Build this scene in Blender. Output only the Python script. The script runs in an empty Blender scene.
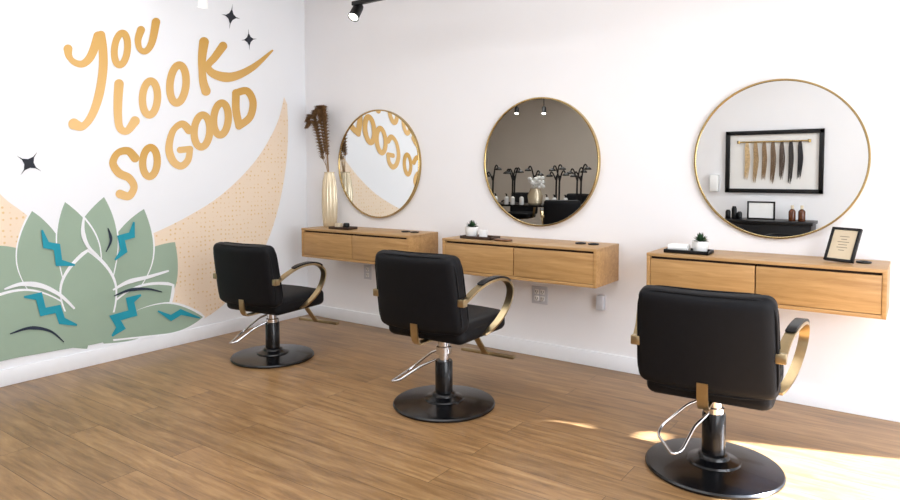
import bpy, bmesh, random
import numpy as np
from math import *
from mathutils import Vector, Matrix
from mathutils.geometry import tessellate_polygon
random.seed(4)
scene=bpy.context.scene
COL=scene.collection
# ------------------------------------------------------------------ camera
F=654.44; YAW=0.6226; PIT=0.0496; ROL=-0.0029; SY=46.57
C=np.array([4.6107,-4.1492,1.3326])
fw=np.array([-sin(YAW)*cos(PIT),cos(YAW)*cos(PIT),-sin(PIT)])
rt=np.array([cos(YAW),sin(YAW),0.]); up=np.cross(rt,fw)
r2=rt*cos(ROL)+up*sin(ROL); u2=up*cos(ROL)-rt*sin(ROL)
def ray(px,py): return fw+r2*(px-450)/F+u2*((250-SY)-py)/F
def onplane(px,py,ax,val):
    d=ray(px,py); return C+d*((val-C[ax])/d[ax])
cam=bpy.data.cameras.new('camera'); co=bpy.data.objects.new('camera',cam); COL.objects.link(co)
cam.sensor_width=36; cam.lens=F*36/900; cam.shift_y=-SY/900; cam.clip_start=.05
co.matrix_world=Matrix(((r2[0],u2[0],-fw[0],C[0]),(r2[1],u2[1],-fw[1],C[1]),(r2[2],u2[2],-fw[2],C[2]),(0,0,0,1)))
scene.camera=co
# ------------------------------------------------------------------ materials
def srgb(r,g,b):
    f=lambda c:(c/12.92 if c<=.04045 else ((c+.055)/1.055)**2.4)
    return (f(r/255),f(g/255),f(b/255),1)
class NT:
    def __init__(s,name):
        s.m=bpy.data.materials.new(name); s.m.use_nodes=True
        s.t=s.m.node_tree; s.b=s.t.nodes['Principled BSDF']
    def n(s,t,**k):
        x=s.t.nodes.new(t)
        for a,v in k.items():
            if a in x.inputs: x.inputs[a].default_value=v
            else: setattr(x,a,v)
        return x
    def l(s,a,b): s.t.links.new(a,b)
def mat(name,col,rough=.5,metal=0.,var=.06,nscale=12.,bump=0.,emit=0.,coat=0.,spec=.5):
    N=NT(name); b=N.b
    b.inputs['Roughness'].default_value=rough; b.inputs['Metallic'].default_value=metal
    b.inputs['Specular IOR Level'].default_value=spec
    b.inputs['Coat Weight'].default_value=coat
    tc=N.n('ShaderNodeTexCoord'); no=N.n('ShaderNodeTexNoise'); no.inputs['Scale'].default_value=nscale
    no.inputs['Detail'].default_value=4
    N.l(tc.outputs['Object'],no.inputs['Vector'])
    rp=N.n('ShaderNodeValToRGB'); c=col
    rp.color_ramp.elements[0].position=.3; rp.color_ramp.elements[1].position=.7
    rp.color_ramp.elements[0].color=(c[0]*(1-var),c[1]*(1-var),c[2]*(1-var),1)
    rp.color_ramp.elements[1].color=(min(1,c[0]*(1+var)),min(1,c[1]*(1+var)),min(1,c[2]*(1+var)),1)
    N.l(no.outputs['Fac'],rp.inputs['Fac']); N.l(rp.outputs['Color'],b.inputs['Base Color'])
    if bump:
        bp=N.n('ShaderNodeBump'); bp.inputs['Strength'].default_value=bump; bp.inputs['Distance'].default_value=.002
        n2=N.n('ShaderNodeTexNoise'); n2.inputs['Scale'].default_value=nscale*14
        N.l(tc.outputs['Object'],n2.inputs['Vector']); N.l(n2.outputs['Fac'],bp.inputs['Height']); N.l(bp.outputs['Normal'],b.inputs['Normal'])
    if emit:
        b.inputs['Emission Color'].default_value=c; b.inputs['Emission Strength'].default_value=emit
    return N.m
M_wall=mat('wall_paint',srgb(237,236,237),.75,var=.01,nscale=2,bump=.05)
M_wall2=mat('side_wall_paint',srgb(237,239,242),.75,var=.01,nscale=2,bump=.05)
M_rear=mat('rear_wall_paint',srgb(206,199,190),.8,var=.02,nscale=2)
M_ceil=mat('ceiling_paint',srgb(238,239,240),.85,var=.01,nscale=2)
M_trim=mat('trim_paint',srgb(238,240,243),.4,var=.01)
M_black=mat('black_upholstery',srgb(10,11,15),.58,var=.15,nscale=30,bump=.15,spec=.2)
M_blackgloss=mat('black_enamel',srgb(8,9,12),.25,var=.1,coat=.15,spec=.35)
M_blackplastic=mat('black_plastic',srgb(13,13,15),.4,spec=.3)
M_chrome=mat('chrome',(.68,.68,.70,1),.12,1.,var=.03)
M_gold=mat('brushed_gold',srgb(186,160,108),.25,1.,var=.05,nscale=40)
M_brass=mat('satin_brass',srgb(180,162,126),.3,1.,var=.06,nscale=40)
M_glass=mat('silvered_glass',(.88,.90,.90,1),.0,1.,var=0)
M_white=mat('white_ceramic',srgb(238,238,236),.35,var=.02)
M_plate=mat('outlet_plastic',srgb(200,202,208),.35,var=.02)
M_slot=mat('dark_slot',srgb(50,50,52),.5)
M_darkwood=mat('dark_walnut',srgb(58,38,26),.45,var=.3,nscale=20)
M_slab=mat('walnut_slab',srgb(104,68,42),.45,var=.25,nscale=20)
M_green=mat('succulent_green',srgb(48,80,50),.6,var=.3,nscale=60)
M_cream=mat('cream_card',srgb(216,200,172),.7,var=.03)
M_print=mat('grey_print',srgb(120,110,95),.8)
M_vase=mat('champagne_vase',srgb(218,203,174),.24,.3,var=.05)
M_plume=mat('brown_plume',srgb(132,98,62),.9,var=.35,nscale=50)
M_stem=mat('dry_stem',srgb(150,118,78),.8)
M_amber=mat('amber_glass',srgb(90,45,18),.15)
M_lens=mat('lamp_lens',(1,.95,.88,1),.3,emit=8)
M_letterw=mat('matte_white_board',srgb(228,226,222),.7,var=.01)
def wood_floor():
    N=NT('oak_plank_floor'); tc=N.n('ShaderNodeTexCoord')
    br=N.n('ShaderNodeTexBrick'); br.offset=.37; br.offset_frequency=2; br.squash=1
    for k,v in {'Scale':1.,'Brick Width':1.8,'Row Height':.165,'Mortar Size':.0013,'Mortar Smooth':.3,'Bias':0.}.items(): br.inputs[k].default_value=v
    br.inputs['Color1'].default_value=(0,0,0,1); br.inputs['Color2'].default_value=(1,1,1,1); br.inputs['Mortar'].default_value=(.5,.5,.5,1)
    N.l(tc.outputs['Object'],br.inputs['Vector'])
    bw=N.n('ShaderNodeSeparateColor'); N.l(br.outputs['Color'],bw.inputs[0])
    off=N.n('ShaderNodeCombineXYZ'); mu=N.n('ShaderNodeMath',operation='MULTIPLY'); mu.inputs[1].default_value=37.
    N.l(bw.outputs[0],mu.inputs[0]); N.l(mu.outputs[0],off.inputs[0]); N.l(mu.outputs[0],off.inputs[2])
    ad=N.n('ShaderNodeVectorMath',operation='ADD'); N.l(tc.outputs['Object'],ad.inputs[0]); N.l(off.outputs[0],ad.inputs[1])
    mp=N.n('ShaderNodeMapping'); mp.inputs['Scale'].default_value=(1.1,10,1); N.l(ad.outputs[0],mp.inputs[0])
    g=N.n('ShaderNodeTexNoise'); g.inputs['Scale'].default_value=2.6; g.inputs['Detail'].default_value=9; g.inputs['Roughness'].default_value=.64; g.inputs['Distortion'].default_value=.4
    N.l(mp.outputs[0],g.inputs['Vector'])
    rp=N.n('ShaderNodeValToRGB'); e=rp.color_ramp.elements
    e[0].position=.26; e[0].color=srgb(106,78,48); e[1].position=.76; e[1].color=srgb(174,140,97)
    x=e.new(.5); x.color=srgb(144,110,72)
    N.l(g.outputs['Fac'],rp.inputs['Fac'])
    rp2=N.n('ShaderNodeMapRange'); rp2.inputs['To Min'].default_value=.87; rp2.inputs['To Max'].default_value=1.1; N.l(bw.outputs[0],rp2.inputs['Value'])
    vm=N.n('ShaderNodeVectorMath',operation='SCALE'); N.l(rp.outputs['Color'],vm.inputs[0]); N.l(rp2.outputs[0],vm.inputs['Scale'])
    mx=N.n('ShaderNodeMix',data_type='RGBA'); N.l(br.outputs['Fac'],mx.inputs[0]); N.l(vm.outputs[0],mx.inputs[6]); mx.inputs[7].default_value=srgb(68,48,30)
    N.l(mx.outputs[2],N.b.inputs['Base Color'])
    rr=N.n('ShaderNodeMapRange'); rr.inputs['To Min'].default_value=.27; rr.inputs['To Max'].default_value=.42; N.l(g.outputs['Fac'],rr.inputs['Value']); N.l(rr.outputs[0],N.b.inputs['Roughness'])
    bp=N.n('ShaderNodeBump'); bp.inputs['Strength'].default_value=.12; bp.inputs['Distance'].default_value=.002; N.l(g.outputs['Fac'],bp.inputs['Height']); N.l(bp.outputs[0],N.b.inputs['Normal'])
    return N.m
M_floor=wood_floor()
def oak(name,c0,c1):
    N=NT(name); tc=N.n('ShaderNodeTexCoord'); mp=N.n('ShaderNodeMapping'); mp.inputs['Scale'].default_value=(1.2,12,16); N.l(tc.outputs['Object'],mp.inputs[0])
    g=N.n('ShaderNodeTexNoise'); g.inputs['Scale'].default_value=2.5; g.inputs['Detail'].default_value=7; g.inputs['Roughness'].default_value=.6; g.inputs['Distortion'].default_value=.8
    N.l(mp.outputs[0],g.inputs['Vector']); rp=N.n('ShaderNodeValToRGB'); e=rp.color_ramp.elements
    e[0].position=.3; e[0].color=c0; e[1].position=.7; e[1].color=c1
    N.l(g.outputs['Fac'],rp.inputs['Fac']); N.l(rp.outputs['Color'],N.b.inputs['Base Color']); N.b.inputs['Roughness'].default_value=.42
    return N.m
M_oak=oak('oak_veneer',srgb(158,118,70),srgb(190,150,98))
M_oaktop=oak('oak_top',srgb(160,122,78),srgb(188,152,104))
M_gap=mat('shadow_gap',srgb(50,32,18),.8)
def dotted():
    N=NT('peach_dotted_paint'); tc=N.n('ShaderNodeTexCoord'); v=N.n('ShaderNodeTexVoronoi'); v.inputs['Scale'].default_value=27; v.inputs['Randomness'].default_value=.3
    mp=N.n('ShaderNodeMapping'); mp.inputs['Scale'].default_value=(0,1,1); N.l(tc.outputs['Object'],mp.inputs[0]); N.l(mp.outputs[0],v.inputs['Vector'])
    rp=N.n('ShaderNodeValToRGB'); e=rp.color_ramp.elements; e[0].position=.15; e[0].color=srgb(226,194,142); e[1].position=.26; e[1].color=srgb(238,218,194)
    N.l(v.outputs['Distance'],rp.inputs['Fac']); N.l(rp.outputs['Color'],N.b.inputs['Base Color']); N.b.inputs['Roughness'].default_value=.7
    return N.m
M_peach=dotted()
def lettermat():
    N=NT('golden_letter_paint'); tc=N.n('ShaderNodeTexCoord'); s=N.n('ShaderNodeSeparateXYZ'); N.l(tc.outputs['Generated'],s.inputs[0])
    rp=N.n('ShaderNodeValToRGB'); e=rp.color_ramp.elements; e[0].position=0; e[0].color=srgb(230,190,128); e[1].position=1; e[1].color=srgb(202,156,74)
    N.l(s.outputs[2],rp.inputs['Fac']); N.l(rp.outputs['Color'],N.b.inputs['Base Color']); N.b.inputs['Roughness'].default_value=.65
    return N.m
M_letter=lettermat()
M_sage=mat('sage_green_paint',srgb(152,173,153),.7,var=.03,nscale=3)
M_teal=mat('teal_paint',srgb(20,146,166),.7,var=.02)
M_navy=mat('navy_paint',srgb(34,46,64),.7,var=.02)
M_mwhite=mat('white_line_paint',srgb(238,240,243),.7,var=.01)
M_star=mat('charcoal_paint',srgb(32,36,46),.7,var=.02)
# ------------------------------------------------------------------ mesh builder
class MB:
    def __init__(s): s.v=[];s.f=[];s.mi=[];s.sm=[]
    def add(s,v,f,mi=0,sm=True):
        o=len(s.v); s.v+=[tuple(p) for p in v]; s.f+=[tuple(i+o for i in q) for q in f]; s.mi+=[mi]*len(f); s.sm+=[sm]*len(f); return s
    def bm(s,b,mi=0,sm=True):
        b.verts.ensure_lookup_table(); v=[p.co[:] for p in b.verts]; f=[[q.index for q in fc.verts] for fc in b.faces]; b.free(); return s.add(v,f,mi,sm)
    def box(s,lo,hi,bev=0.,seg=2,mi=0,mtx=None):
        b=bmesh.new(); bmesh.ops.create_cube(b,size=1)
        for p in b.verts: p.co=Vector([lo[i]+(p.co[i]+.5)*(hi[i]-lo[i]) for i in range(3)])
        if bev: bmesh.ops.bevel(b,geom=b.edges[:],offset=bev,segments=seg,affect='EDGES',profile=.5)
        if mtx is not None: b.transform(mtx)
        b.verts.index_update(); return s.bm(b,mi,False if not bev else True)
    def soft(s,size,ctr,r,n=12,deform=None,mi=0):
        b=bmesh.new(); bmesh.ops.create_cube(b,size=1); bmesh.ops.subdivide_edges(b,edges=b.edges[:],cuts=n,use_grid_fill=True)
        h=[x/2 for x in size]
        for p in b.verts:
            q=[]
            for i in range(3):
                t=p.co[i]*2; t=sin(t*pi/2)*.55+t*.45; q.append(t*h[i])
            inn=[max(-(h[i]-r[i]),min(h[i]-r[i],q[i])) for i in range(3)]
            d=Vector([(q[i]-inn[i])/r[i] for i in range(3)])
            if d.length>1e-6: d.normalize()
            w=Vector([inn[i]+d[i]*r[i] for i in range(3)])
            if deform: w=Vector(deform(w))
            p.co=w+Vector(ctr)
        b.verts.index_update(); return s.bm(b,mi)
    def lathe(s,prof,ctr=(0,0,0),seg=64,mi=0,cap=True):
        v=[];f=[];n=len(prof)
        for r,z in prof:
            for k in range(seg):
                a=2*pi*k/seg; v.append((ctr[0]+r*cos(a),ctr[1]+r*sin(a),ctr[2]+z))
        for i in range(n-1):
            for k in range(seg):
                k2=(k+1)%seg; f.append((i*seg+k,i*seg+k2,(i+1)*seg+k2,(i+1)*seg+k))
        if cap:
            if prof[0][0]>1e-4: f.append(tuple(range(seg))[::-1])
            if prof[-1][0]>1e-4: f.append(tuple(range((n-1)*seg,n*seg)))
        return s.add(v,f,mi)
    def sweep(s,pts,prof,closed=False,mi=0,upv=(0,0,1),scale=None,sm=True):
        P=[Vector(p) for p in pts]; n=len(P); m=len(prof); v=[];f=[]; U=Vector(upv)
        for i in range(n):
            a=P[(i-1)%n] if (closed or i>0) else P[i]; b=P[(i+1)%n] if (closed or i<n-1) else P[i]
            t=(b-a).normalized(); x=t.cross(U)
            if x.length<1e-3: x=t.cross(Vector((0,1,.01)))
            x.normalize(); y=x.cross(t)
            k=scale[i] if scale else 1
            for q in prof: v.append(P[i]+x*q[0]*k+y*q[1]*k)
        for i in range(n if closed else n-1):
            j=(i+1)%n
            for k in range(m):
                k2=(k+1)%m; f.append((i*m+k,i*m+k2,j*m+k2,j*m+k))
        if not closed: f.append(tuple(range(m))[::-1]); f.append(tuple(range((n-1)*m,n*m)))
        return s.add(v,f,mi,sm)
    def strip(s,pts,hw,ht):
        """flat bar: pts (x,y,z); wide along x, thin in the yz normal"""
        P=[Vector(p) for p in pts]; n=len(P); v=[];f=[]
        for i in range(n):
            a=P[max(0,i-1)]; b=P[min(n-1,i+1)]; t=b-a; nn=Vector((0,-t.z,t.y)).normalized()
            w=hw[i] if isinstance(hw,(list,tuple)) else hw
            for sx,sn in((-1,-1),(1,-1),(1,1),(-1,1)): q=P[i]+nn*sn*ht; v.append((q.x+sx*w,q.y,q.z))
        for i in range(n-1):
            for k in range(4): k2=(k+1)%4; f.append((i*4+k,i*4+k2,i*4+4+k2,i*4+4+k))
        f.append((3,2,1,0)); f.append(tuple(range(4*n-4,4*n)))
        return s.add(v,f,0,True)
    def tube(s,pts,r,seg=10,closed=False,mi=0,smooth=0,scale=None,upv=(0,0,1)):
        if smooth: pts=cr(pts,smooth,closed)
        return s.sweep(pts,[(r*cos(2*pi*k/seg),r*sin(2*pi*k/seg)) for k in range(seg)],closed,mi,upv,scale)
    def make(s,name,mats,parent=None,loc=None,label=None,kind=None,cat=None,autos=True,rn=True):
        me=bpy.data.meshes.new(name); me.from_pydata(s.v,[],s.f)
        for m in (mats if isinstance(mats,(list,tuple)) else [mats]): me.materials.append(m)
        me.polygons.foreach_set('material_index',s.mi); me.polygons.foreach_set('use_smooth',s.sm)
        if rn: b=bmesh.new(); b.from_mesh(me); bmesh.ops.recalc_face_normals(b,faces=b.faces); b.to_mesh(me); b.free()
        if autos:
            try: me.set_sharp_from_angle(angle=radians(38))
            except Exception: pass
        me.update(); o=bpy.data.objects.new(name,me); COL.objects.link(o)
        if parent is not None: o.parent=parent
        if loc is not None: o.location=loc
        if label: o['label']=label
        if kind: o['kind']=kind
        if cat: o['category']=cat
        return o
def cr(pts,n=8,closed=False):
    P=[np.array(p,float) for p in pts]; N=len(P); out=[]
    for i in range(N if closed else N-1):
        g=(lambda k:P[k%N]) if closed else (lambda k:P[max(0,min(N-1,k))])
        a,b,c,d=g(i-1),g(i),g(i+1),g(i+2)
        for k in range(n):
            t=k/n; out.append(.5*((2*b)+(-a+c)*t+(2*a-5*b+4*c-d)*t*t+(-a+3*b-3*c+d)*t**3))
    if not closed: out.append(P[-1])
    return [tuple(p) for p in out]
def fillet(pts,r,n=5):
    """polyline with rounded corners of radius about r"""
    P=[np.array(p,float) for p in pts]; out=[P[0]]
    for i in range(1,len(P)-1):
        a=P[i-1]-P[i]; b=P[i+1]-P[i]; la=np.linalg.norm(a); lb=np.linalg.norm(b); q=min(r,la*.45,lb*.45)
        A=P[i]+a/la*q; B=P[i]+b/lb*q
        for k in range(n+1):
            t=k/n; out.append((1-t)**2*A+2*t*(1-t)*P[i]+t*t*B)
    out.append(P[-1]); return [tuple(p) for p in out]
def thing(name,label,cat,loc=(0,0,0),rz=0.,group=None):
    e=bpy.data.objects.new(name,None); e.empty_display_size=.1; COL.objects.link(e); e.location=loc; e.rotation_euler=(0,0,rz)
    e['label']=label; e['category']=cat
    if group: e['group']=group
    return e
def parts_of(o): return [c for c in bpy.data.objects if c.parent==o]
def dup(o,loc,rz,label=None):
    t=o.copy(); COL.objects.link(t); t.location=loc; t.rotation_euler=(0,0,rz)
    if label: t['label']=label
    for c in parts_of(o):
        k=c.copy(); k.parent=t; k.matrix_parent_inverse=c.matrix_parent_inverse.copy(); COL.objects.link(k)
        for g in parts_of(c):
            h=g.copy(); h.parent=k; COL.objects.link(h)
    return t
def struct(name,boxes,m,bev=0):
    b=MB()
    for lo,hi in boxes: b.box(lo,hi,bev)
    return b.make(name,m,kind='structure')
# ------------------------------------------------------------------ room
H=3.12; XR=5.9
struct('floor',[((-4.2,-9.7,-.1),(XR+.2,.2,0))],M_floor)
struct('ceiling',[((-4.2,-9.7,H),(XR+.2,.2,H+.1))],M_ceil)
struct('wall_back',[((-.15,0,0),(XR+.15,.15,H))],M_wall)
struct('wall_left',[((-.15,-3.1,0),(0,0,H))],M_wall2)
struct('wall_alcove',[((-4,-3.1,0),(-.15,-2.95,H))],M_rear)
struct('wall_side',[((-4.15,-9.5,0),(-4,-2.95,H))],M_rear)
struct('wall_far',[((-4.15,-9.65,0),(2.05,-9.5,H))],M_rear)
struct('wall_return',[((1.9,-9.5,0),(2.05,-5.75,H))],M_rear)
struct('wall_front',[((1.9,-5.75,0),(XR+.15,-5.6,H))],M_wall)
x0,x1=XR,XR+.12
WB=-4.0
struct('wall_right',[((x0,-.05,0),(x1,0,H)),((x0,-.22,2.2),(x1,-.05,H)),((x0,-1.55,1.5),(x1,-.22,H)),((x0,-1.75,0),(x1,-1.55,H)),
  ((x0,WB,0),(x1,-1.75,.35)),((x0,WB,2.75),(x1,-1.75,H)),((x0,-5.6,0),(x1,WB,H))],M_wall)
struct('window_1',[((x0+.03,-.075,0),(x1-.03,-.05,2.2)),((x0+.03,-.22,2.17),(x1-.03,-.05,2.2)),((x0,-.22,1.79),(x0+.02,-.05,1.96)),((x0,-.22,1.50),(x0+.02,-.05,1.69)),((x0+.03,-1.55,1.47),(x1-.03,-.22,1.5)),((x0+.03,-1.55,0),(x1-.03,-1.52,1.5))],M_trim)  # crossbars in the tall opening are added to split the sun streak
struct('window_2',[((x0+.03,WB,.35),(x1-.03,-1.75,.40)),((x0+.03,WB,2.7),(x1-.03,-1.75,2.75)),((x0+.03,-1.8,.35),(x1-.03,-1.75,2.75)),((x0+.03,WB,.35),(x1-.03,WB+.05,2.75)),((x0+.03,-2.9,.35),(x1-.03,-2.85,2.75))],M_trim)
struct('sun_blocker_1',[((x1,-4.6,2.8),(x1+3.6,-1.68,2.9)),((x1,-1.73,0),(x1+3.6,-1.68,2.9))],M_trim)   # unseen canopy and side screen added to block sun from the larger window
struct('baseboard_back',[((.014,-.014,0),(XR,0,.105))],M_trim,.003)
struct('baseboard_left',[((0,-3.1,0),(.014,0,.105))],M_trim,.003)
# ------------------------------------------------------------------ mural
def wl(px,py,x):
    p=onplane(px,py,0,x); return (x,p[1],p[2])
class Paint:
    def __init__(s,x): s.b=MB(); s.x=x
    def poly(s,pts,smooth=0,mi=0):
        if smooth: pts=cr(pts,smooth,True)
        tri=tessellate_polygon([[Vector((p[0],p[1],0)) for p in pts]])
        s.b.add([wl(p[0],p[1],s.x) for p in pts],[tuple(t) for t in tri],mi,False); s.x+=.0002; return s
    def stroke(s,pts,w,closed=False,taper=None,smooth=10):
        pts=cr(pts,smooth,closed); P=[np.array(p[:2],float) for p in pts]; n=len(P); L=[];R=[]
        for i in range(n):
            a=P[(i-1)%n] if closed or i>0 else P[i]; b=P[(i+1)%n] if closed or i<n-1 else P[i]
            t=b-a; t=t/(np.linalg.norm(t)+1e-9); nn=np.array([-t[1],t[0]])
            k=w/2*(1 if not taper else np.interp(i/(n-1),[q[0] for q in taper],[q[1] for q in taper]))
            kl=kr=k
            j0,j1=i-2,i+2
            if closed or (j0>=0 and j1<n):
                A,B,D=P[j0%n],P[i],P[j1%n]; u=B-A;v=D-B; cz=u[0]*v[1]-u[1]*v[0]
                th=atan2(cz,float(u@v)); Ls=(np.linalg.norm(u)+np.linalg.norm(v))/2
                if abs(th)>1e-3:
                    Rr=Ls/abs(th)*.92
                    if th>0: kl=min(k,Rr)
                    else: kr=min(k,Rr)
            L.append(P[i]+nn*kl); R.append(P[i]-nn*kr)
        dx=0 if closed else .00001
        v=[wl(p[0],p[1],s.x+dx*(i%n)) for i,p in enumerate(L+R)]; f=[(i,(i+1)%n,n+(i+1)%n,n+i) for i in range(n if closed else n-1)]
        s.b.add(v,f,0,False)
        if not closed:
            for c,k in((0,np.linalg.norm(L[0]-R[0])/2),(n-1,np.linalg.norm(L[-1]-R[-1])/2)):
                if k>.8:
                    o=P[c]; q=P[1] if c==0 else P[-2]; t=(o-q); t/=np.linalg.norm(t); nn=np.array([-t[1],t[0]])
                    x=s.x+dx*c; s.b.add([wl(*(o+k*(cos(a)*nn+sin(a)*t)),x) for a in np.linspace(0,pi,12)],[tuple(range(12))],0,False)
        s.x+=.0008 if not closed else .0001; return s
    def make(s,name,m,parent,label=None): return s.b.make(name,m,parent,label=label,autos=False)
mural=thing('wall_mural','painted mural of peach crescent, sage plant, stars, golden lettering','mural',(0,0,0))
p=Paint(.0015)
inner=cr([(284,97),(279,118),(270,138),(256,160),(238,180),(216,199),(192,214),(165,228),(140,238),(110,244),(75,240),(45,228),(20,210),(0,194),(-40,150)],6)
outer=cr([(-40,345),(0,340),(60,340),(120,334),(178,328),(205,318),(232,297),(253,270),(268,240),(279,205),(286,165),(288,130),(287,104)],6)
p.poly(inner+outer); p.make('crescent',M_peach,mural,'dotted peach crescent')
def word(name,strokes,k=1.0):
    q=Paint(.003)
    for st in strokes: q.stroke(st[0],st[1]*k,**(st[2] if len(st)>2 else {}))
    q.make(name,M_letter,mural)
def ell(cx,cy,rx,ry,tilt=0,n=12):
    t=radians(tilt); return [(cx+rx*cos(a)*cos(t)-ry*sin(a)*sin(t),cy+rx*cos(a)*sin(t)+ry*sin(a)*cos(t)) for a in [2*pi*k/n for k in range(n)]]
cl={'closed':True}
word('lettering_you',[([(68,49),(69,56),(74,62),(82,64),(89,59),(94,49),(98,36)],8,{'taper':[(0,1.2),(.25,.75),(.7,1.1),(1,1.2)]}),
 ([(101,35),(103,50),(103,70),(99,95),(92,115),(83,126),(74,124)],9.5,{'taper':[(0,.95),(.5,1.),(.8,.8),(1,1.25)]}),
 (ell(121,49,6.5,16,6),7.3,cl),
 ([(141,30),(138,40),(140,49),(146,51),(152,42),(156,22)],7.8,{'taper':[(0,1.1),(.4,.75),(.7,.9),(1,1.15)]})],.96)
word('lettering_look',[([(119,84),(118,100),(118,116),(120,128),(127,131),(135,121)],9.2,{'taper':[(0,1.1),(.5,.9),(.8,.8),(1,1.1)]}),
 (ell(150,98,7.5,17,3),7.8,cl),(ell(178,84,8,19,5),8,cl),
 ([(204,42),(202,60),(203,80),(206,91)],9.,{'taper':[(0,1.15),(.5,.85),(1,1.1)]}),
 ([(223,46),(215,57),(208,66),(214,74),(231,77),(252,68),(273,50)],8.2,{'taper':[(0,1.1),(.35,.85),(.62,1.25),(.85,.8),(1,.2)]})],.96)
word('lettering_so',[([(135,158),(128,151),(118,153),(113,163),(119,173),(129,178),(134,187),(129,196),(120,194)],8.8,{'taper':[(0,1.1),(.25,.85),(.5,1.05),(.8,.9),(1,1.1)]}),
 (ell(150,162,7.3,14.5,3),8,cl)],.92)
word('lettering_good',[([(189,130),(182,124),(173,131),(169,148),(173,161),(181,166),(188,160),(190,149)],8,{'taper':[(0,1.15),(.25,.85),(.5,1.1),(1,.85)]}),([(190,149),(180,150)],7),
 (ell(202,131,7.8,16,4),8,cl),(ell(221,119,7.3,16,4),8,cl),
 ([(236,93),(236,110),(239,125)],8.5),([(236,93),(247,91),(253,102),(250,117),(239,126)],8)],.92)
for i,(cx,cy,rx,ry,t) in enumerate([(231,16.5,9.5,13,10),(249,39.5,8,11,-4),(29,163.5,15,14,34)]):
    q=Paint(.003); pts=[]
    for k in range(4):
        a=radians(t+90*k)
        pts.append((cx+rx*cos(a),cy+ry*sin(a)))
        for s in (.25,.5,.75):
            A=np.array([cos(a),sin(a)]);B=np.array([cos(a+pi/2),sin(a+pi/2)]);M=(A+B)*-.05
            w=(1-s)**2*A+2*s*(1-s)*M+s*s*B
            pts.append((cx+rx*w[0],cy+ry*w[1]))
    q.poly(pts); q.make('star',M_star,mural)
q=Paint(.0022)
def leaf(base,tip,w,bend=0,belly=.52,g=0.):
    b=np.array(base,float);t=np.array(tip,float);d=t-b;L=np.linalg.norm(d);d/=L;n=np.array([-d[1],d[0]])
    A=[];B=[]; L+=g*1.6
    for s in np.linspace(0,1,26):
        if s<belly: ww=w*.5*(.45+.55*sin(pi/2*s/belly))
        else: u=(s-belly)/(1-belly); ww=w*.5*(1-u**1.95)**.98
        if s<1: ww+=g
        c=b+d*L*s+n*bend*sin(pi*s)
        A.append(c+n*ww);B.append(c-n*ww)
    return [tuple(x) for x in A+B[::-1][1:]]
leaves=[((110,320),(175,242),54,5,0),((60,315),(-14,246),58,-3,0),((104,312),(144,209),46,4,1.1),((64,315),(32,211),50,-5,1.1),((92,308),(104,197),46,-4,1.2),((82,308),(65,202),42,6,1.2),
 ((90,338),(-24,308),50,6,1.8),((98,335),(172,286),46,4,1.8),((93,335),(88,252),54,-2,2.0)]
for b_,t_,w_,bd,g_ in leaves:
    if g_: q.poly(leaf(b_,t_,w_,bd,g=g_),mi=1)
    q.poly(leaf(b_,t_,w_,bd))
q.poly(cr([(-30,325),(10,314),(40,312),(110,312),(134,320),(128,334),(100,343),(60,350),(20,357),(-30,364)],5,True))
q.poly(leaf((112,333),(203,317),30,-5,.6,g=1.4),mi=1); q.poly(leaf((108,333),(203,317),30,-5,.6))
q.make('plant_leaves',[M_sage,M_mwhite],mural,'sage green succulent leaves')
for st,w in [([(84,216),(83,232),(88,246),(98,256)],3.8),([(5,289),(22,284),(42,286),(60,295),(74,308)],4.4),([(113,290),(128,282),(148,277),(168,271)],3.8)]:
    q=Paint(.0095); q.stroke(st,w,taper=[(0,.4),(.4,1.2),(1,.5)]); q.make('plant_vein_line',M_mwhite,mural,'white leaf vein stroke')  # white vein strokes of the mural design
for st,w in [([(108,228),(111,240),(106,252)],2.5),([(114,296),(130,290),(148,289),(162,292)],2.8),([(10,334),(30,328),(50,331),(64,342)],3)]:
    q=Paint(.012); q.stroke(st,w,taper=[(0,.3),(.4,1.2),(1,.3)]); q.make('plant_navy_line',M_navy,mural,'dark navy leaf stroke')  # dark blue strokes of the mural design
def zig(pts,w):
    q=Paint(.0115); P=[np.array(a,float) for a in pts]; n=len(P); L=[];R=[]
    for i in range(n):
        k=w/2*(.25 if i in(0,n-1) else 1)
        if i in(0,n-1):
            t=(P[1]-P[0]) if i==0 else (P[-1]-P[-2]); t/=np.linalg.norm(t); m=np.array([-t[1],t[0]]); s_=1
        else:
            t1=P[i]-P[i-1];t1/=np.linalg.norm(t1);t2=P[i+1]-P[i];t2/=np.linalg.norm(t2)
            n1=np.array([-t1[1],t1[0]]);n2=np.array([-t2[1],t2[0]]); m=n1+n2; m/=np.linalg.norm(m); s_=min(1.7,1/max(.3,float(m@n1)))
        L.append(P[i]+m*k*s_);R.append(P[i]-m*k*s_)
    v=[wl(*p_,q.x) for p_ in L+R]; q.b.add(v,[(i,i+1,n+i+1,n+i) for i in range(n-1)],0,False)
    q.make('plant_zigzag_stroke',M_teal,mural,'turquoise zigzag stroke')
zig([(42,230),(46,245),(57,247),(59,263),(75,265)],7)
zig([(134,222),(132,235),(121,238),(124,251),(115,260)],6.5)
zig([(24,297),(39,296),(43,312),(58,309),(62,321),(77,325)],7.5)
zig([(141,295),(130,300),(133,313),(115,318),(121,328),(112,336)],7.5)
zig([(158,311),(171,318),(181,312),(200,318)],5.5)
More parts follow.
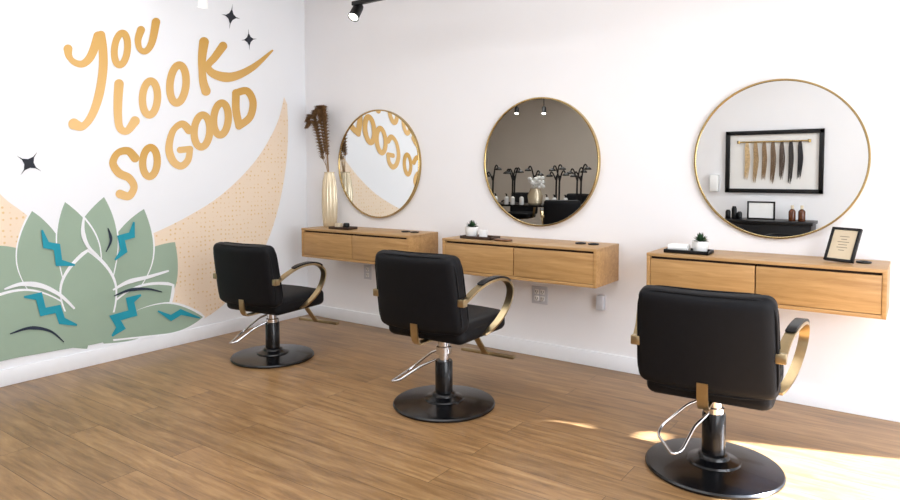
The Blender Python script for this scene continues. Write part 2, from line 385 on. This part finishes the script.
# ------------------------------------------------------------------ mirrors
def mirror(loc,label):
    e=thing('wall_mirror',label,'mirror',loc,group='round gold-framed mirrors')
    b=MB(); R=.455; n=128
    v=[];f=[]
    prof=[(R-.011,0),(R-.011,-.012),(R-.011,-.03),(R-.009,-.033),(R-.003,-.033),(R,-.03),(R,0)]
    m=len(prof)
    for k in range(n):
        a=2*pi*k/n
        for r,y in prof: v.append((r*cos(a),y,r*sin(a)))
    for k in range(n):
        for i in range(m): f.append((k*m+i,((k+1)%n)*m+i,((k+1)%n)*m+(i+1)%m,k*m+(i+1)%m))
    b.add(v,f); b.make('mirror_frame',M_gold,e)
    g=MB(); g.add([((R-.011)*cos(2*pi*k/n),-.024,(R-.011)*sin(2*pi*k/n)) for k in range(n)],[tuple(range(n))],0,False)
    g.make('mirror_glass',M_glass,e,autos=False)
    return e
mlab=['round gold-framed mirror above counter with feather vase','round gold-framed mirror above counter with wooden slab','round gold-framed mirror above counter with small black picture frame']
for i in range(3): mirror((.8962+1.5225*i,0,1.3928),mlab[i])
# ------------------------------------------------------------------ vanities
ZT=.8504;ZB=.6057;D=.371;W=1.177
def vanity(xl,label):
    e=thing('floating_vanity',label,'counter',(xl,0,ZB),group='wall-mounted oak vanities')
    h=ZT-ZB; T=.02
    b=MB(); 
    b.box((0,-D,0),(T,0,h-.018),.0015); b.box((W-T,-D,0),(W,0,h-.018),.0015)
    b.box((T,-D,0),(W-T,0,T),.0015); b.box((T,-.02,T),(W-T,0,h-.018))
    b.box((W/2-.008,-D+.03,T),(W/2+.008,-.02,h-.02))
    b.make('carcass',M_oak,e)
    t=MB(); t.box((-.001,-D-.001,h-.018),(W+.001,0,h),.002); t.make('countertop',M_oaktop,e)
    g=MB(); g.box((T+.001,-D+.03,h-.075),(W-T-.001,-D+.034,h-.0185)); g.make('finger_gap_shade',M_gap,e)  # dark strip painted in as the shade of the finger pull
    for k in range(2):
        d=MB(); a=T+.003+k*(W/2-T+.001); d.box((a,-D+.002,T+.003),(a+W/2-T-.006,-D+.022,h-.032),.0015); d.make('drawer',M_oak,e)
    for gx in (W-.20,W-.11):
        r=MB(); r.lathe([(.018,.0),(.034,.0),(.036,.004),(.034,.009),(.022,.009),(.018,.003)],(gx,-.16,h),32,cap=False); r.lathe([(.018,.0005),(.001,.0005)],(gx,-.16,h),32)
        r.make('grommet',M_blackplastic,e,label='black ring tool grommet')
    return e
vlab=['wall-mounted oak counter with two drawers holding a feather vase','wall-mounted oak counter with two drawers holding a plant and wooden slab','wall-mounted oak counter with two drawers holding a tray and sign']
for i in range(3): vanity(.3388+1.49*i,vlab[i])
# ------------------------------------------------------------------ chair
def build_chair():
    e=thing('salon_chair','black padded salon chair with brass arms on round pedestal','chair',group='black salon chairs')
    b=MB(); b.lathe([(.286,0),(.291,.004),(.292,.012),(.286,.019),(.26,.023),(.17,.031),(.115,.036),(.11,.044),(.085,.05),(.07,.056),(.064,.07),(.055,.075),(.0,.075)],seg=96)
    b.make('pedestal_base',M_blackgloss,e)
    b=MB(); b.lathe([(.05,.07),(.05,.25),(.046,.257),(0,.257)],seg=48); b.make('pump_column',M_blackgloss,e)
    b=MB(); b.lathe([(.03,.20),(.03,.29),(.044,.295),(.044,.335),(.034,.34),(.034,.395),(0,.395)],seg=48)
    b.box((-.07,-.08,.39),(.07,.08,.41),.006); b.make('piston',M_chrome,e,label='chrome piston collar')
    b=MB(); b.tube(fillet([(-.03,.03,.31),(-.11,.03,.275),(-.225,.02,.18),(-.25,-.02,.155),(-.235,-.19,.14),(-.19,-.17,.15),(-.11,-.08,.22),(-.035,-.03,.26)],.02),.0065,10)
    b.make('pump_lever',M_chrome,e,label='looped chrome foot pump bar')
    b=MB()
    b.soft((.51,.50,.115),(0,.04,.468),(.045,.05,.038),14,lambda w:(w.x,w.y,w.z+.010*(1-(w.x/.27)**2)*(w.z>0)))
    per=[]
    for k in range(80):
        a=2*pi*k/80; ca,sa=cos(a),sin(a); n_=7
        per.append((.254*abs(ca)**(2/n_)*(1 if ca>0 else -1),.04+.249*abs(sa)**(2/n_)*(1 if sa>0 else -1),.485))
    b.tube(per,.004,8,closed=True)
    b.make('seat',M_black,e)
    tl=radians(9); BH=.425; ZB_=.684
    def bd(w):
        y=w.y+.035*(w.x/.28)**2
        y+= -.003*(1-(w.x/.29)**2)*(1-(w.z/.24)**2)*(1 if w.y<0 else -1)
        x=w.x*(1-.03*(w.z/.24))
        return (x, y*cos(tl)-w.z*sin(tl), w.z*cos(tl)+y*sin(tl))
    b=MB(); b.soft((.545,.095,BH),(0,-.26,ZB_),(.045,.034,.045),20,bd)
    for yy in(-.030,.030):
        per=[]
        for k in range(96):
            a=2*pi*k/96; ca,sa=cos(a),sin(a); n_=7
            x=.2705*abs(ca)**(2/n_)*(1 if ca>0 else -1); z=(BH/2-.002)*abs(sa)**(2/n_)*(1 if sa>0 else -1)
            w=bd(Vector((x,yy,z))); per.append((w[0],w[1]-.26,w[2]+ZB_))
        b.tube(per,.0045,8,closed=True,upv=(0,1,.02))
    b.make('backrest',M_black,e)
    b=MB(); b.strip([(0,-.10,.404),(0,-.2,.404),(0,-.25,.406),(0,-.268,.425),(0,-.278,.455),(0,-.282,.52)],.022,.005); b.make('back_bracket',M_brass,e,label='brass back support strip')
    for s in(-1,1):
        path=cr([(s*.282,-.235,.655),(s*.285,-.195,.674),(s*.294,-.135,.705),(s*.311,-.06,.735),(s*.327,.025,.745),(s*.337,.105,.731),(s*.339,.158,.69),(s*.333,.168,.63),(s*.318,.145,.56),(s*.298,.10,.50),(s*.272,.05,.455),(s*.25,.01,.435)],6)
        b=MB(); b.strip(path,.02,.0065)
        b.box((s*.282-.02,-.262,.635),(s*.282+.02,-.225,.675),.004)
        b.box((min(s*.232,s*.282),-.255,.64),(max(s*.232,s*.282),-.23,.67),.004)
        arm=b.make('armrest',M_brass,e,label='curved brass flat-bar arm')
        pp=cr([(s*.300,-.10,.7285),(s*.311,-.06,.7465),(s*.327,.025,.757),(s*.337,.095,.746),(s*.340,.138,.722)],6)
        b=MB(); b.strip(pp,[.012]+[.019]*(len(pp)-2)+[.012],.006); b.make('arm_pad',M_blackplastic,arm)
    b=MB(); b.strip(cr([(0,.18,.412),(0,.29,.38),(0,.38,.28),(0,.46,.19),(0,.50,.178)],5),.022,.004)
    b.box((-.19,.475,.17),(.19,.515,.19),.006)
    b.make('footrest',M_brass,e,label='brass T-shaped footrest')
    return e
chair=build_chair()
def adjust(o,dz,lever):
    for c in parts_of(o):
        if not c.name.startswith(('pedestal','pump','footrest')): c.location.z-=dz
        if c.name.startswith('pump_lever'): c.rotation_euler=(0,0,lever)
        if c.name.startswith('footrest'): c.location.z-=dz*.3
CH=[((.864,-1.119,0),radians(6),'black padded salon chair with brass arms beside the painted mural wall'),((2.431,-1.177,0),radians(2),'black padded salon chair with brass arms facing the wooden slab counter'),((3.892,-1.133,0),radians(4),'black padded salon chair with brass arms beside the sunlit floor patch')]
chair.location=CH[1][0]; chair.rotation_euler=(0,0,CH[1][1]); chair['label']=CH[1][2]
for (l,r,s),lv in ((CH[0],.4),(CH[2],.5)): adjust(dup(chair,l,r,s),.055,lv)
# ------------------------------------------------------------------ counter items
def at(px,py,y): return onplane(px,py,1,y)
def cxy(px,y): return float(at(px,230,y)[0]),y
ZC=ZT+.0008
vx,vy=cxy(330,-.12)
e=thing('feather_vase','tall ribbed champagne vase holding dried brown plumes on oak counter','vase',(vx,vy,ZC))
b=MB(); seg=64; prof=[(.050,0),(.056,.01),(.062,.08),(.066,.2),(.063,.32),(.056,.40),(.045,.44),(.040,.46),(.043,.475)]
v=[];f=[]
for r,z in prof:
    for k in range(seg): rr=r*(1+(.04 if k%4<2 else -.03)); a=2*pi*k/seg; v.append((rr*cos(a),rr*sin(a),z))
for i in range(len(prof)-1):
    for k in range(seg): k2=(k+1)%seg; f.append((i*seg+k,i*seg+k2,(i+1)*seg+k2,(i+1)*seg+k))
f.append(tuple(range(seg))); b.add(v,f); b.make('vase',M_vase,e)
rnd=random.Random(2)
for k,(tx,ty,tz,w) in enumerate([(-.20,-.0,1.0,1),(-.13,.03,1.07,1.),(-.06,.0,1.06,1.),(-.15,-.05,.94,.9),(-.02,-.03,.98,.8),(-.09,-.04,1.02,1.)]):
    P=cr([(tx*.02,ty*.02,.05),(tx*.12,ty*.12,.47),(tx*.42,ty*.42,tz-.33),(tx*.8,ty*.8,tz-.08),(tx*1.05,ty,tz-.02),(tx*1.05-.05,ty,tz-.05)],10)
    s=MB(); s.tube(P,.0026,6); s.make('plume_stem',M_stem,e)
    s=MB(); Q=[Vector(a) for a in P[18:]]; nq=len(Q)
    for j in range(3200):
        t=rnd.random(); i=min(nq-2,int(t*(nq-1))); P0=Q[i]; dr=(Q[i+1]-Q[i]).normalized()
        a=rnd.uniform(0,2*pi); wd=.050*w*sin(pi*min(1,t*.66+.22))**.7*rnd.uniform(.3,1)
        side=Vector((cos(a),sin(a),0)); Qp=P0+side*wd+dr*rnd.uniform(.02,.05)+Vector((0,0,-.012)); sd=Vector((-side.y,side.x,.3))*.0012
        md=P0+side*wd*.55+dr*.025
        s.add([P0-sd*.5,P0+sd*.5,md+sd,md-sd],[(0,1,2,3)],0,False); s.add([md-sd,md+sd,Qp],[(0,1,2)],0,False)
    s.make('plume',M_plume,e,label='fluffy dried brown plume',rn=False)
def tray(px,y,w,d,m,label,name='tray'):
    x,y=cxy(px,y); b=MB(); b.box((-w/2,-d/2,0),(w/2,d/2,.006),.002)
    for lo,hi in [((-w/2,-d/2,.0),(w/2,-d/2+.008,.02)),((-w/2,d/2-.008,.0),(w/2,d/2,.02)),((-w/2,-d/2,0),(-w/2+.008,d/2,.02)),((w/2-.008,-d/2,0),(w/2,d/2,.02))]: b.box(lo,hi,.002)
    b.make(name,m,loc=(x,y,ZC),label=label,cat='tray'); return x,y
ZY=ZC+.0065
def pot(x,y,z,r,h,label,tuft):
    e=thing('potted_plant',label,'plant',(x,y,z))
    b=MB(); b.lathe([(r*.7,0),(r*.78,.004),(r*.95,h*.6),(r,h),(r*.92,h),(r*.85,h*.8),(0,h*.8)],seg=40); b.make('pot',M_white,e)
    b=MB(); g=random.Random(7)
    for j in range(110):
        a=g.uniform(0,2*pi); el=g.uniform(.1,1.5); L=tuft*g.uniform(.75,1.05)
        o=Vector((0,0,h*.8+.004)); dr=Vector((cos(a)*cos(el),sin(a)*cos(el),sin(el))); sd=Vector((-sin(a),cos(a),0))*tuft*.1
        m=o+dr*L*.6; b.add([o,m-sd,o+dr*L,m+sd],[(0,1,2,3)],0,False)
    b.make('foliage',M_green,e)
def roll(x,y,z,label,n=2):
    e=thing('rolled_towels',label,'towel',(x,y,z))
    for k in range(n):
        b=MB(); pts=[]
        for t in range(60):
            a=t*.42; r=.006+.0145*t/60; pts.append((0,r*cos(a)+(k-.5)*.042,.0215+r*sin(a)))
        v=[(-.055,q[1],q[2]) for q in pts]+[(.055,q[1],q[2]) for q in pts]; n_=len(pts)
        b.add(v,[(i,i+1,n_+i+1,n_+i) for i in range(n_-1)]); b.lathe([(.019,-.053),(.019,.053)],seg=24)
        for i in range(2*n_,len(b.v)): X,Y,Z=b.v[i]; b.v[i]=(Z,Y+(k-.5)*.042,X+.0215)
        b.make('towel_roll',M_white,e)
x,y=tray(343,-.24,.22,.12,M_darkwood,'dark wooden tray on oak counter beside the vase')
b=MB(); b.box((-.03,-.02,0),(.03,.02,.04),.006); b.make('soap_block',M_cream,loc=(x-.05,y,ZY),label='cream soap block on dark wooden tray',cat='soap')
b=MB(); b.lathe([(.022,0),(.026,.01),(.026,.036),(.022,.045),(0,.045)],seg=32); b.make('lidded_jar',M_blackplastic,loc=(x+.04,y,ZY),label='small dark lidded jar on dark wooden tray',cat='jar')
x,y=tray(480,-.25,.26,.13,M_darkwood,'dark wooden tray holding a small white potted plant')
pot(x-.07,y,ZY,.05,.075,'small white pot with green sprigs on dark wooden tray',.06)
b=MB(); b.lathe([(.028,0),(.03,.005),(.03,.055),(.026,.055),(.026,.01),(0,.01)],seg=32); b.make('candle_jar',M_white,loc=(x+.03,y-.005,ZY),label='small white candle jar on dark wooden tray',cat='candle')
x,y=cxy(503,-.30)
b=MB(); b.soft((.13,.08,.016),(0,0,.008),(.03,.03,.007),10); b.make('wooden_slab',M_slab,loc=(x,y,ZC),label='walnut brown wooden slab lying on oak counter',cat='board')
x,y=tray(689,-.24,.25,.14,M_blackplastic,'black tray holding towels and a small potted plant')
roll(x-.055,y,ZY,'two rolled white towels on black tray')
pot(x+.065,y,ZY,.048,.066,'small white ribbed pot with spiky green succulent',.06)
x,y=cxy(839,-.24); e=thing('tabletop_sign_frame','small black picture frame with cream printed card leaning on counter','picture frame',(x,y,ZT+.0085),rz=radians(-26))
lean=Matrix.Rotation(radians(-24),4,'X')
fw_,fh=.15,.185
b=MB()
for lo,hi in [((-fw_/2,-.01,0),(fw_/2,.008,.013)),((-fw_/2,-.01,fh-.013),(fw_/2,.008,fh)),((-fw_/2,-.01,0),(-fw_/2+.013,.008,fh)),((fw_/2-.013,-.01,0),(fw_/2,.008,fh))]: b.box(lo,hi,.0015,mtx=lean)
b.box((-.01,.0,.0),(.01,.006,.125),.001,mtx=Matrix.Translation((0,.10,-.004))@Matrix.Rotation(radians(20),4,'X')); b.make('frame',M_blackplastic,e)
b=MB(); b.box((-fw_/2+.01,-.003,.01),(fw_/2-.01,.004,fh-.01),0,mtx=lean); b.make('card',M_cream,e)
b=MB()
for i,wd in enumerate([.05,.03,.06,.045,.055,.03]): b.box((-wd/2,-.0036,.135-i*.015),(wd/2,-.003,.138-i*.015),0,mtx=lean)
b.make('printed_lines',M_print,e)
def outlet(px,py,w,h,label,n=1):
    q=at(px,py,0); e=thing('wall_outlet',label,'outlet',(q[0],0,q[2]))
    b=MB(); b.box((-w/2,-.006,-h/2),(w/2,0,h/2),.002); b.make('cover_plate',M_plate,e)
    for k in range(n):
        cx=(k-(n-1)/2)*.045
        for s in(-1,1):
            b=MB(); b.box((cx-.017,-.0085,s*.024-.017),(cx+.017,-.005,s*.024+.017),.003)
            so=b.make('socket',M_white,e)
            b=MB(); b.box((cx-.010,-.0092,s*.024-.005),(cx-.006,-.008,s*.024+.009)); b.box((cx+.006,-.0092,s*.024-.005),(cx+.010,-.008,s*.024+.008)); b.box((cx-.003,-.0092,s*.024-.013),(cx+.003,-.008,s*.024-.008)); b.make('slot',M_slot,so)
outlet(368,272,.085,.125,'white wall outlet below counter'); outlet(540,295,.125,.125,'white double wall outlet below counter',2)
q=at(602,302,0); b=MB(); b.box((-.025,-.05,-.05),(.025,0,.05),.006); b.make('power_adapter',M_plate,loc=(q[0],0,q[2]),label='white boxy power adapter plugged into wall',cat='adapter')
# ------------------------------------------------------------------ track lights
def head(loc,label,m,aim,track,sc=1.):
    e=thing('track_light',label,'light',loc); a=Vector(aim).normalized()
    R=Vector((0,0,-1)).rotation_difference(a).to_matrix().to_4x4()
    S=Matrix.Scale(sc,4)
    b=MB(); b.lathe([(.03,.075),(.036,.07),(.04,.05),(.042,-.05),(.045,-.055),(.045,-.06),(.038,-.06),(.038,-.05),(0,-.05)],seg=36)
    o=b.make('lamp_head',m,e); o.matrix_local=R@S
    b=MB(); b.lathe([(.037,0),(.03,-.003),(0,-.005)],(0,0,-.055),seg=32,cap=False); o=b.make('lens',M_lens,e); o.matrix_local=R@S
    zt=track-loc[2]
    b=MB(); b.tube([(0,0,.03),(0,.0,zt)],.008,8); b.make('stem',m,e)
def track(x,y,z,L,m,label):
    e=thing('light_track',label,'light track',(x,y,z))
    b=MB(); b.box((0,-.017,0),(L,.017,.03),.003); b.make('rail',m,e)
    for sx in(.15*L,.5*L,.85*L):
        b=MB(); b.tube([(sx,0,.03),(sx,0,H-z)],.006,8); b.make('hanger_rod',m,e)
q=at(356,12,-.55); tz=float(at(372,2,-.55)[2])
head((q[0],-.55,q[2]),'black track spotlight with bright lens hung near ceiling',M_blackplastic,(.1,-.75,-1),tz,.95)
track(q[0]-.03,-.55,tz,3.6,M_blackplastic,'black linear light track suspended from ceiling')
q2=at(203,1,-1.5); head((q2[0],-1.5,q2[2]),'white track spotlight hung beside the mural wall',M_white,(-.3,.1,-1),2.75,.75)
track(q2[0]-.2,-1.5,2.75,2.6,M_white,'white linear light track suspended from ceiling')
# ------------------------------------------------------------------ reflected side
def mp(px,py,Y):
    q=onplane(px,py,1,Y); return float(q[0]),-Y,float(q[2])
Yw=5.6
xa,_,zt_=mp(727,132,Yw-.03); xb,_,_=mp(825,134,Yw-.03); zb_=mp(775,193,Yw-.03)[2]
w=xb-xa; h=zt_-zb_
e=thing('hair_swatch_display','large black frame displaying hair swatches on a brass rail','display',((xa+xb)/2,-5.6,(zt_+zb_)/2))
b=MB(); t=.055
for lo,hi in [((-w/2,0,-h/2),(w/2,.05,-h/2+t)),((-w/2,0,h/2-t),(w/2,.05,h/2)),((-w/2,0,-h/2),(-w/2+t,.05,h/2)),((w/2-t,0,-h/2),(w/2,.05,h/2))]: b.box(lo,hi,.003)
b.make('frame',M_blackplastic,e)
b=MB(); b.box((-w/2+t,0,-h/2+t),(w/2-t,.012,h/2-t)); b.make('backing_board',M_letterw,e)
b=MB(); b.tube([(-w*.36,.04,h*.32),(w*.36,.04,h*.32)],.011,10,upv=(0,1,0)); b.lathe([(.02,-.02),(.02,.02)],(-w*.36,.04,h*.32),16); b.lathe([(.02,-.02),(.02,.02)],(w*.36,.04,h*.32),16); b.make('rail',M_gold,e)
cols=[(196,168,126),(164,136,98),(134,108,78),(108,86,64),(80,66,56),(48,44,42),(26,26,30)]
for k,c in enumerate(cols):
    m=mat('hair_tone',srgb(*c),.5,var=.3,nscale=60); X=(-.27+.09*k)*w; L=h*(.60+.06*(k%2)); b=MB(); g=random.Random(k)
    for j in range(9):
        ox=(j-4)*.0062; l2=L*g.uniform(.86,1); wx=g.uniform(-.004,.004)
        b.sweep(cr([(X+ox*.5,.04,h*.31),(X+ox*.9,.04,h*.22),(X+ox*1.1+wx+.006,.038,h*.3-l2*.5),(X+ox*.8-wx-.006,.036,h*.3-l2)],5),[(.0055*cos(a),.0055*sin(a)) for a in [2*pi*j_/6 for j_ in range(6)]],upv=(0,1,0),scale=[1]*11+[.9,.75,.6,.45,.25])
    b.make('hair_swatch',m,e)
xa,_,zt_=mp(724,218,Yw-.3); xb,_,_=mp(816,218,Yw-.3)
e=thing('reception_table','black table standing against the white wall','table',(xa,-5.3,0))
b=MB(); w=xb-xa; b.box((0,-.25,zt_-.04),(w,.25,zt_),.004); b.make('tabletop',M_blackplastic,e)
b=MB(); b.box((.02,-.23,0),(w-.02,.22,zt_-.04),.003); b.make('cabinet_body',M_blackplastic,e)
TX,TZ=xa,zt_
e=thing('photo_frame','black framed white photo standing on black table','picture frame',(TX+w*.42,-5.35,TZ))
b=MB()
for lo,hi in [((-.17,0,0),(.17,.02,.02)),((-.17,0,.22),(.17,.02,.24)),((-.17,0,0),(-.15,.02,.24)),((.15,0,0),(.17,.02,.24))]: b.box(lo,hi,.002)
b.make('frame',M_blackplastic,e); b=MB(); b.box((-.15,0.002,.02),(.15,.01,.22)); b.make('photo_print',M_white,e)
for k in range(2):
    e=thing('amber_bottle','amber bottle with pale cap on black table','bottle',(TX+w*(.76+.1*k),-5.3,TZ),group='amber bottles')
    b=MB(); b.lathe([(.04,0),(.042,.01),(.042,.12),(.03,.14),(.016,.15),(.016,.16),(0,.16)],seg=24); b.make('bottle_body',M_amber,e)
    b=MB(); b.lathe([(.018,.155),(.018,.2),(0,.2)],seg=20); b.make('cap',M_cream,e)
for k,fx in enumerate((.06,.13,.19)):
    b=MB(); hh_=(.12,.17,.10)[k]; b.lathe([(.03,0),(.033,.005),(.033,hh_*.8),(.02,hh_),(0,hh_)],seg=20); b.make('product_jar',M_blackplastic,loc=(TX+w*fx,-5.28,TZ),label='small black product jar on black table',cat='jar')['group']='black product jars'
q=mp(716,183,Yw); b=MB(); b.box((-.06,0,-.12),(.06,.1,.12),.02,3); b.make('soap_dispenser',M_white,loc=(q[0],-5.6,q[2]),label='white plastic soap dispenser mounted on wall',cat='dispenser')
DY=-6.0
DX=mp(541,200,-DY)[0]
e=thing('work_table','long black work table with slim legs','table',(DX,DY,0))
b=MB(); b.box((-1.1,-.35,.72),(1.1,.35,.75),.004); b.make('tabletop',M_blackplastic,e)
for sx in(-1.05,1.05):
    for sy in(-.3,.3):
        b=MB(); b.box((sx-.02,sy-.02,0),(sx+.02,sy+.02,.72),.002); b.make('leg',M_blackplastic,e)
for k,(px,yo) in enumerate(((497,.1),(519,.12),(563,.1),(585,.12),(508,-.2),(530,-.2),(552,-.2),(573,-.2))):
    X=mp(px,170,-DY)[0]
    e=thing('desk_lamp','black branching adjustable desk lamp on black work table','lamp',(X,DY+yo,.75),group='black desk lamps')
    b=MB(); b.lathe([(.08,0),(.08,.015),(.01,.02),(0,.02)],seg=28); b.make('base',M_blackplastic,e)
    b=MB(); b.tube([(0,0,.01),(0.01,0,.50)],.016,8,upv=(0,1,0))
    hh=.05*(k%3)
    for s,zz in((-1,.52+hh),(1,.64-hh)): b.tube([(0.01,0,.40),(s*.05,0,zz),(s*.09,0,zz+.04),(s*.125,0,zz-.03)],.013,8,smooth=6,upv=(0,1,0))
    b.make('arm',M_blackplastic,e)
    for s,zz in((-1,.475+hh),(1,.595-hh)):
        b=MB(); b.lathe([(.016,.05),(.055,.025),(.06,0),(0,0)],(s*.125,0,zz),24); b.make('lamp_shade',M_blackplastic,e)
for k,dx in enumerate((-.72,-.5,-.38,-.2,.28,.42,.62)):
    e=thing('pump_bottle','white pump bottle standing on black work table','bottle',(DX+dx,DY+.28,.75),group='white pump bottles')
    b=MB(); b.lathe([(.035,0),(.038,.01),(.038,.12),(.015,.14),(0,.14)],seg=20); b.make('bottle_body',M_white,e)
    b=MB(); b.lathe([(.012,.14),(.012,.18),(0,.18)],seg=12); b.box((-.01,0,.175),(.01,.04,.187),.002); b.make('pump_top',M_blackplastic,e)
e=thing('flower_vase','large pale vase with white flowers on black work table','vase',(DX+.02,DY+.2,.75))
b=MB(); b.lathe([(.09,0),(.12,.03),(.13,.16),(.09,.26),(.095,.28)],seg=28); b.make('vase',M_vase,e)
b=MB(); g=random.Random(3)
for j in range(34):
    a=g.uniform(0,6.28); r=g.uniform(0,.15); bb=bmesh.new(); bmesh.ops.create_icosphere(bb,subdivisions=1,radius=.035); bb.transform(Matrix.Translation((r*cos(a),r*sin(a),.36+g.uniform(-.06,.1)))); bb.verts.index_update(); b.bm(bb)
b.make('blossoms',M_white,e)
for k,(X,Y_,r) in enumerate([(-1.05,-4.95,pi+.3),(.95,-4.95,pi-.4),(0.1,-7.05,.15),(-1.0,-7.1,-.2),(.95,-7.2,.1)]):
    dup(chair,(DX+X,Y_,0),r,'black padded salon chair with brass arms at the work table')
for px in (518,545):
    x_,y_,z_=mp(px,111,7.6); head((x_,-7.6,z_),'black track spotlight hung over the work table',M_blackplastic,(.2,.5,-1),2.75,1.1)
track(mp(518,111,7.6)[0]-.6,-7.6,2.75,2.0,M_blackplastic,'black linear light track suspended from ceiling')
# ------------------------------------------------------------------ light
sun=bpy.data.lights.new('sun','SUN'); sun.energy=72; sun.angle=.02; sun.color=(.8,.87,1)
so=bpy.data.objects.new('sun',sun); COL.objects.link(so)
d=Vector((-.948,-.317,-tan(radians(35)))).normalized(); so.rotation_euler=Vector((0,0,-1)).rotation_difference(d).to_euler()
def area(name,loc,sx,sy,dirv,power,col):
    l=bpy.data.lights.new(name,'AREA'); l.shape='RECTANGLE'; l.size=sx; l.size_y=sy; l.energy=power; l.color=col
    o=bpy.data.objects.new(name,l); COL.objects.link(o); o.location=loc; o.rotation_euler=Vector(dirv).to_track_quat('-Z','Y').to_euler(); return o
area('window_fill_light',(XR-.02,-2.9,1.6),2.2,2.3,(-1,0,0),102,(.92,.95,1))  # area fill added in the window opening to brighten the room
area('ceiling_fill_light',(2.4,-2.7,H-.02),3.6,2.6,(0,0,-1),74,(.95,.97,1))  # ambient fill added under the ceiling; no panel fixture there
area('rear_fill_light',(-1.,-6.8,H-.02),2,2,(0,0,-1),72,(1,.97,.93))  # fill added to brighten the rear room; no panel fixture there
w=bpy.data.worlds.new('world'); scene.world=w; w.use_nodes=True; bg=w.node_tree.nodes['Background']; bg.inputs[0].default_value=(.8,.9,1,1); bg.inputs[1].default_value=1.6
scene.view_settings.view_transform='Standard'; scene.view_settings.look='None'; scene.view_settings.exposure=0
